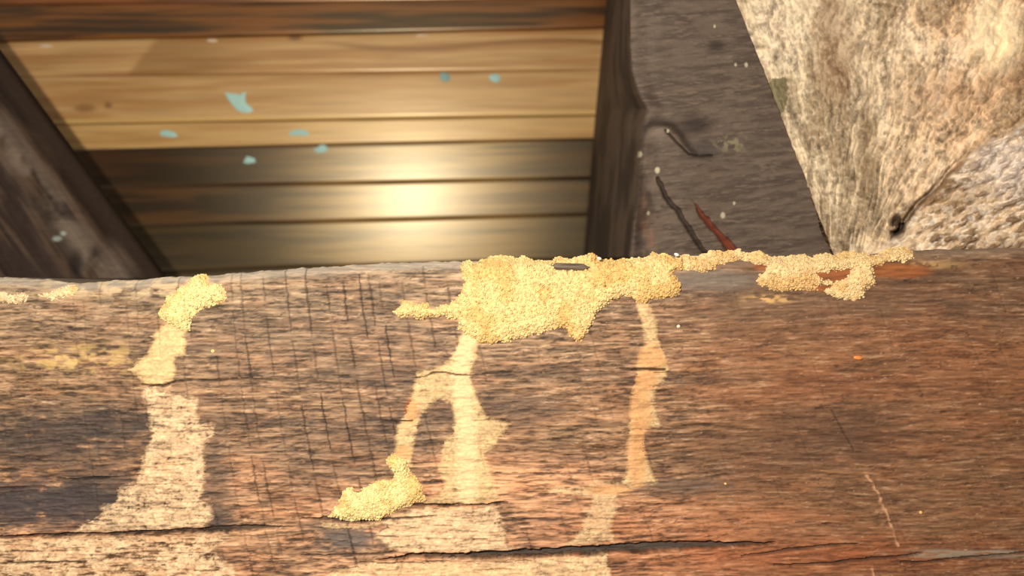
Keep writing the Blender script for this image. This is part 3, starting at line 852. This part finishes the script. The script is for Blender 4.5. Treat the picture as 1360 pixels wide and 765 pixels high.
crust('small pale mud patch second from the left under the beam top', [(50, 392), (62, 390), (72, 384), (85, 381), (100, 381), (103, 387), (96, 393), (82, 396), (70, 401), (66, 396), (52, 396)], .0010, TAN * np.array((1, 1.06, 1.2)), 53, edge=4)


def trail(label, poly, col, seed, orange=(), sheer=.35, thick=.00055, raw=4.0, core=None):
    P = np.array(poly, float)
    a0, a1 = P[:, 0].min() - 6, P[:, 0].max() + 6; b0, b1 = P[:, 1].min() - 6, P[:, 1].max() + 6
    g = 1.15
    u = np.arange(a0, a1, g); v = np.arange(b0, b1, g)
    GU, GV = np.meshgrid(u, v)
    s = poly_sd(GU, GV, poly) + raw * 1.35 * (fbm(GU / 9, GV / 4, seed, 5, .65) - .5) * 2
    hw = samp(lowH, GU, GV); hf = samp(fineH, GU, GV); hc = samp(crackH, GU, GV)
    patch = fbm(GU / 12, GV / 8, seed + 4, 4)
    t = thick * sstep(-1.0, 9, s) * (1 - sheer * 1.2 * sstep(.50, .68, patch)) - .0002 * sstep(-3, -5, s)
    w = worley(GU, GV, 4.2, seed)
    ins = sstep(-2, 5, s)
    h = hw + (1 - .35 * ins) * hf + hc + t + .00010 * sstep(-4.5, -2, s) + (.5 - w) * .00022 * ins - edge_round(GU, GV)
    cw = samp(CMAP, GU, GV)
    f1 = samp(fib1, GU, GV); f2 = samp(fib2, GU, GV); gr = fbm(GU / 2.6, GV / 2.2, seed + 6, 2)
    op = np.clip(1.05 - sheer * sstep(.36, .62, patch) - (.05 + .8 * sheer) * sstep(.48, .34, f1 * .5 + f2 * .5) - 1.0 * sheer * sstep(.55, .75, gr), 0, 1) * sstep(-3.2, 3.8, s + 5 * (gr - .5))
    c = mixc(cw, np.asarray(col) * (.80 + .36 * vn(GU / 3, GV / 2.2, seed + 8))[..., None], op)
    if core is not None:
        cd = np.abs(GU - np.interp(GV, core[0], core[1]))
        c = mixc(c, np.array((.88, .66, .37)), sstep(18, 6, cd + 8 * (gr - .5)) * .55 * sstep(0, 3, s))
    for (cu, cv, ru, rv) in orange:
        m = ell(GU, GV, cu, cv, ru, rv, .45)
        c = mixc(c, np.array((.62, .31, .13)) * (.45 + 1.1 * samp(fib1, GU, GV))[..., None], m * .78)
    d = samp(groove_dark, GU, GV) * (hc < -.0009)
    c = mixc(c, lin(50, 38, 30), d * .9)
    keep = s > -4.6
    q = grid_faces(len(v), len(u), True); q = q[keep.ravel()[q].all(1)]
    used_ = np.unique(q); mp = -np.ones(GU.size, int); mp[used_] = np.arange(len(used_))
    vs = np.stack([(GU - 680) * S, -h, (382.5 - GV) * S], -1).reshape(-1, 3)[used_]
    o, _ = build('mud_trail', vs, mp[q], M_TRAIL, c.reshape(-1, 3)[used_])
    tag(o, label, 'mud trail', 'thin mud trails down the beam face')
    return o


CREAM = np.array((.80, .555, .325)); STR = np.array((.70, .485, .245))
trail('upper stretch of the leftmost mud trail, smooth yellow, ending at a fine crack',
      [(222, 428), (212, 438), (201, 446), (208, 451), (199, 458), (197, 470), (180, 483), (172, 492), (182, 498), (190, 510), (202, 511), (217, 510), (229, 505), (233, 490), (232, 474), (245, 471), (247, 455), (243, 446), (250, 436), (240, 428)],
      STR * np.array((1.08, 1.08, 1.05)), 103, sheer=.12, thick=.0010, raw=2.5)
trail('broad pale lower stretch of the leftmost mud trail, widening down to the long split',
      [(188, 513), (190, 522), (192, 540), (198, 550), (196, 567), (203, 577), (199, 590), (189, 608), (186, 625), (180, 640), (157, 648), (155, 668), (133, 673), (138, 684), (105, 700), (100, 707),
       (200, 704), (272, 701), (282, 690), (282, 672), (267, 664), (268, 655), (272, 640), (272, 590), (284, 577), (286, 565), (266, 560), (261, 548), (262, 528), (245, 527), (229, 525), (226, 513)],
      CREAM, 113, sheer=.42)
trail('pale blotchy mud film along the bottom left, below the long split',
      [(-60, 716), (105, 714), (200, 711), (306, 709), (298, 720), (284, 730), (296, 744), (310, 750), (312, 775), (300, 800), (200, 800), (110, 790), (60, 770), (0, 765), (-60, 765)],
      CREAM, 123, sheer=.55)
trail('forked middle mud trail hanging from the largest crust down to a short split',
      [(618, 440), (608, 452), (602, 468), (593, 482), (583, 489), (570, 492), (553, 496), (550, 508), (548, 520), (543, 538), (535, 555), (526, 568), (524, 590), (524, 606), (534, 612), (546, 622), (548, 600), (550, 585), (554, 565),
       (561, 550), (570, 538), (585, 531), (599, 535), (604, 555), (602, 575), (589, 586), (586, 600), (584, 625), (590, 645), (584, 656), (564, 665), (564, 669), (600, 669), (664, 667), (658, 645), (648, 615), (645, 602), (660, 590), (668, 575),
       (679, 561), (662, 557), (650, 555), (640, 545), (632, 525), (625, 502), (627, 490), (632, 478), (634, 465), (638, 450)],
      STR, 133, orange=((547, 546, 9, 16), (537, 600, 10, 8)), sheer=.25, thick=.0006, raw=3, core=([440, 490, 560, 670], [622, 612, 618, 620]))
trail('wide pale mud film between the short split and the long split at the centre',
      [(566, 674), (545, 678), (520, 686), (508, 694), (516, 701), (497, 706), (505, 716), (518, 730), (548, 734), (620, 733), (690, 729), (672, 722), (672, 706), (664, 690), (660, 673)],
      CREAM, 143, sheer=.35)
trail('narrow yellow mud strip just under the small wedge-shaped crust',
      [(428, 692), (446, 696), (480, 697), (506, 694), (500, 699), (470, 701), (445, 702), (425, 700)], STR, 153, sheer=.3, raw=2)
trail('bright mud film along the bottom edge at the centre, below the long split',
      [(500, 746), (480, 749), (462, 756), (430, 764), (400, 790), (395, 812), (815, 812), (812, 765), (806, 736), (760, 739), (700, 743), (640, 746), (570, 746)],
      CREAM * np.array((1.02, 1.0, .95)), 163, sheer=.3)
trail('narrow rightmost mud trail with bare orange wood, hanging from the largest crust',
      [(846, 398), (847, 415), (853, 426), (856, 450), (860, 458), (853, 465), (845, 487), (847, 500), (845, 512), (840, 525), (837, 545), (837, 565), (833, 600), (835, 620), (826, 641), (836, 648), (850, 645), (862, 642), (875, 643), (868, 630), (860, 614),
       (853, 592), (853, 573), (864, 566), (879, 567), (872, 550), (868, 530), (870, 514), (885, 502), (887, 490), (880, 466), (874, 450), (870, 425), (866, 413), (860, 398)],
      STR, 173, orange=((864, 478, 18, 22), (858, 505, 14, 14), (850, 545, 14, 42), (846, 610, 12, 40)), sheer=.3, raw=2.5)
trail('pale mud film below the rightmost trail, reaching left and down to the long split',
      [(824, 643), (812, 639), (790, 638), (781, 645), (735, 648), (722, 653), (785, 659), (787, 668), (780, 682), (775, 697), (765, 712), (748, 724), (815, 720), (811, 700), (817, 680), (820, 662), (840, 651)],
      STR * np.array((1.02, 1.0, 1.1)), 183, orange=((810, 650, 30, 7),), sheer=.35, raw=3)

# ------------------------------------------------------------------ small things lying in or on the mud
def chip(name, u, v, ru, rv, rot, th, col, label, cat, mat=M_PAINT, seed=1, y=None, group=None):
    rs = np.random.RandomState(seed)
    P = ICO_V * (1 + rs.uniform(-.12, .12, (len(ICO_V), 1)))
    X = P[:, 0] * ru * S; Z = P[:, 2] * rv * S; Y = P[:, 1] * th
    c, s_ = math.cos(rot), math.sin(rot)
    h = float(samp(HMAP, np.array([u]), np.array([v]))[0]) - float(edge_round(np.array([u]), np.array([v]))[0])
    yy = -h - th * .55 if y is None else y
    Vt = np.stack([X * c - Z * s_ + (u - 680) * S, Y + yy, X * s_ + Z * c + (382.5 - v) * S], -1)
    cc = np.tile(col, (len(Vt), 1)) * (1 + rs.uniform(-.1, .1, (len(Vt), 1)))
    o, _ = build(name, Vt, ICO_F, mat, cc)
    tag(o, label, cat, group)


chip('wood_chip', 1139, 475, 6.5, 3, -.1, .0007, lin(226, 140, 72), 'tiny orange wood chip on the bare brown wood right of the mud', 'chip', seed=2)
chip('crumb', 901, 433.5, 2.6, 2.4, 0, .0008, lin(248, 216, 190), 'tiny pinkish white crumb on the wood right of the rightmost trail top', 'crumb', seed=3)
chip('crumb', 283, 466, 2.6, 2.4, 0, .0008, lin(250, 220, 140), 'tiny yellow crumb on the wood right of the leftmost trail', 'crumb', seed=4)
chip('crumb', 795, 343.5, 3.2, 2.0, -.4, .0009, lin(244, 238, 226), 'tiny white crumb on the top rim of the largest crust', 'crumb', seed=5, y=-.0030)
chip('crumb', 897, 338.5, 3.4, 2.2, -.3, .0009, lin(240, 236, 230), 'tiny white crumb on the top rim where the largest crust meets the ragged one', 'crumb', seed=6, y=-.0026)
chip('crumb', 1222, 680, 2.2, 2.4, 0, .0006, lin(240, 190, 110), 'tiny orange crumb low on the right of the beam', 'crumb', seed=7)
chip('crumb', 963, 642, 1.8, 1.6, 0, .0006, lin(240, 200, 130), 'tiny yellow crumb low on the beam right of the rightmost trail', 'crumb', seed=8)

# grey splinter showing through the crust
us = np.linspace(733, 783, 40); prof = np.linspace(-1, 1, 9)
G = []; Cc = []
for t in prof:
    half = 4.6 * np.clip(np.minimum((us - 732) / 6, (784 - us) / 10), .15, 1)
    v = 354.3 + .03 * (us - 758) + t * half
    h = .0022 * (1 - t * t * .8) + .0003 * vn(us / 12, v / 1.2, 3)
    G.append(np.stack([(us - 680) * S, -h, (382.5 - v) * S], -1))
    Cc.append(mixc(lin(128, 112, 96), lin(78, 66, 56), vn(us / 12, v / 1.3, 4)))
G = np.array(G); nr, nc = G.shape[:2]
o, _ = build('wood_splinter', G.reshape(-1, 3), grid_faces(nr, nc, True), M_BEAM, np.array(Cc).reshape(-1, 3))
tag(o, 'grey wood splinter bedded in the upper edge of the largest crust', 'splinter')

for o in bpy.data.objects:
    if 'base0' in o: del o['base0']
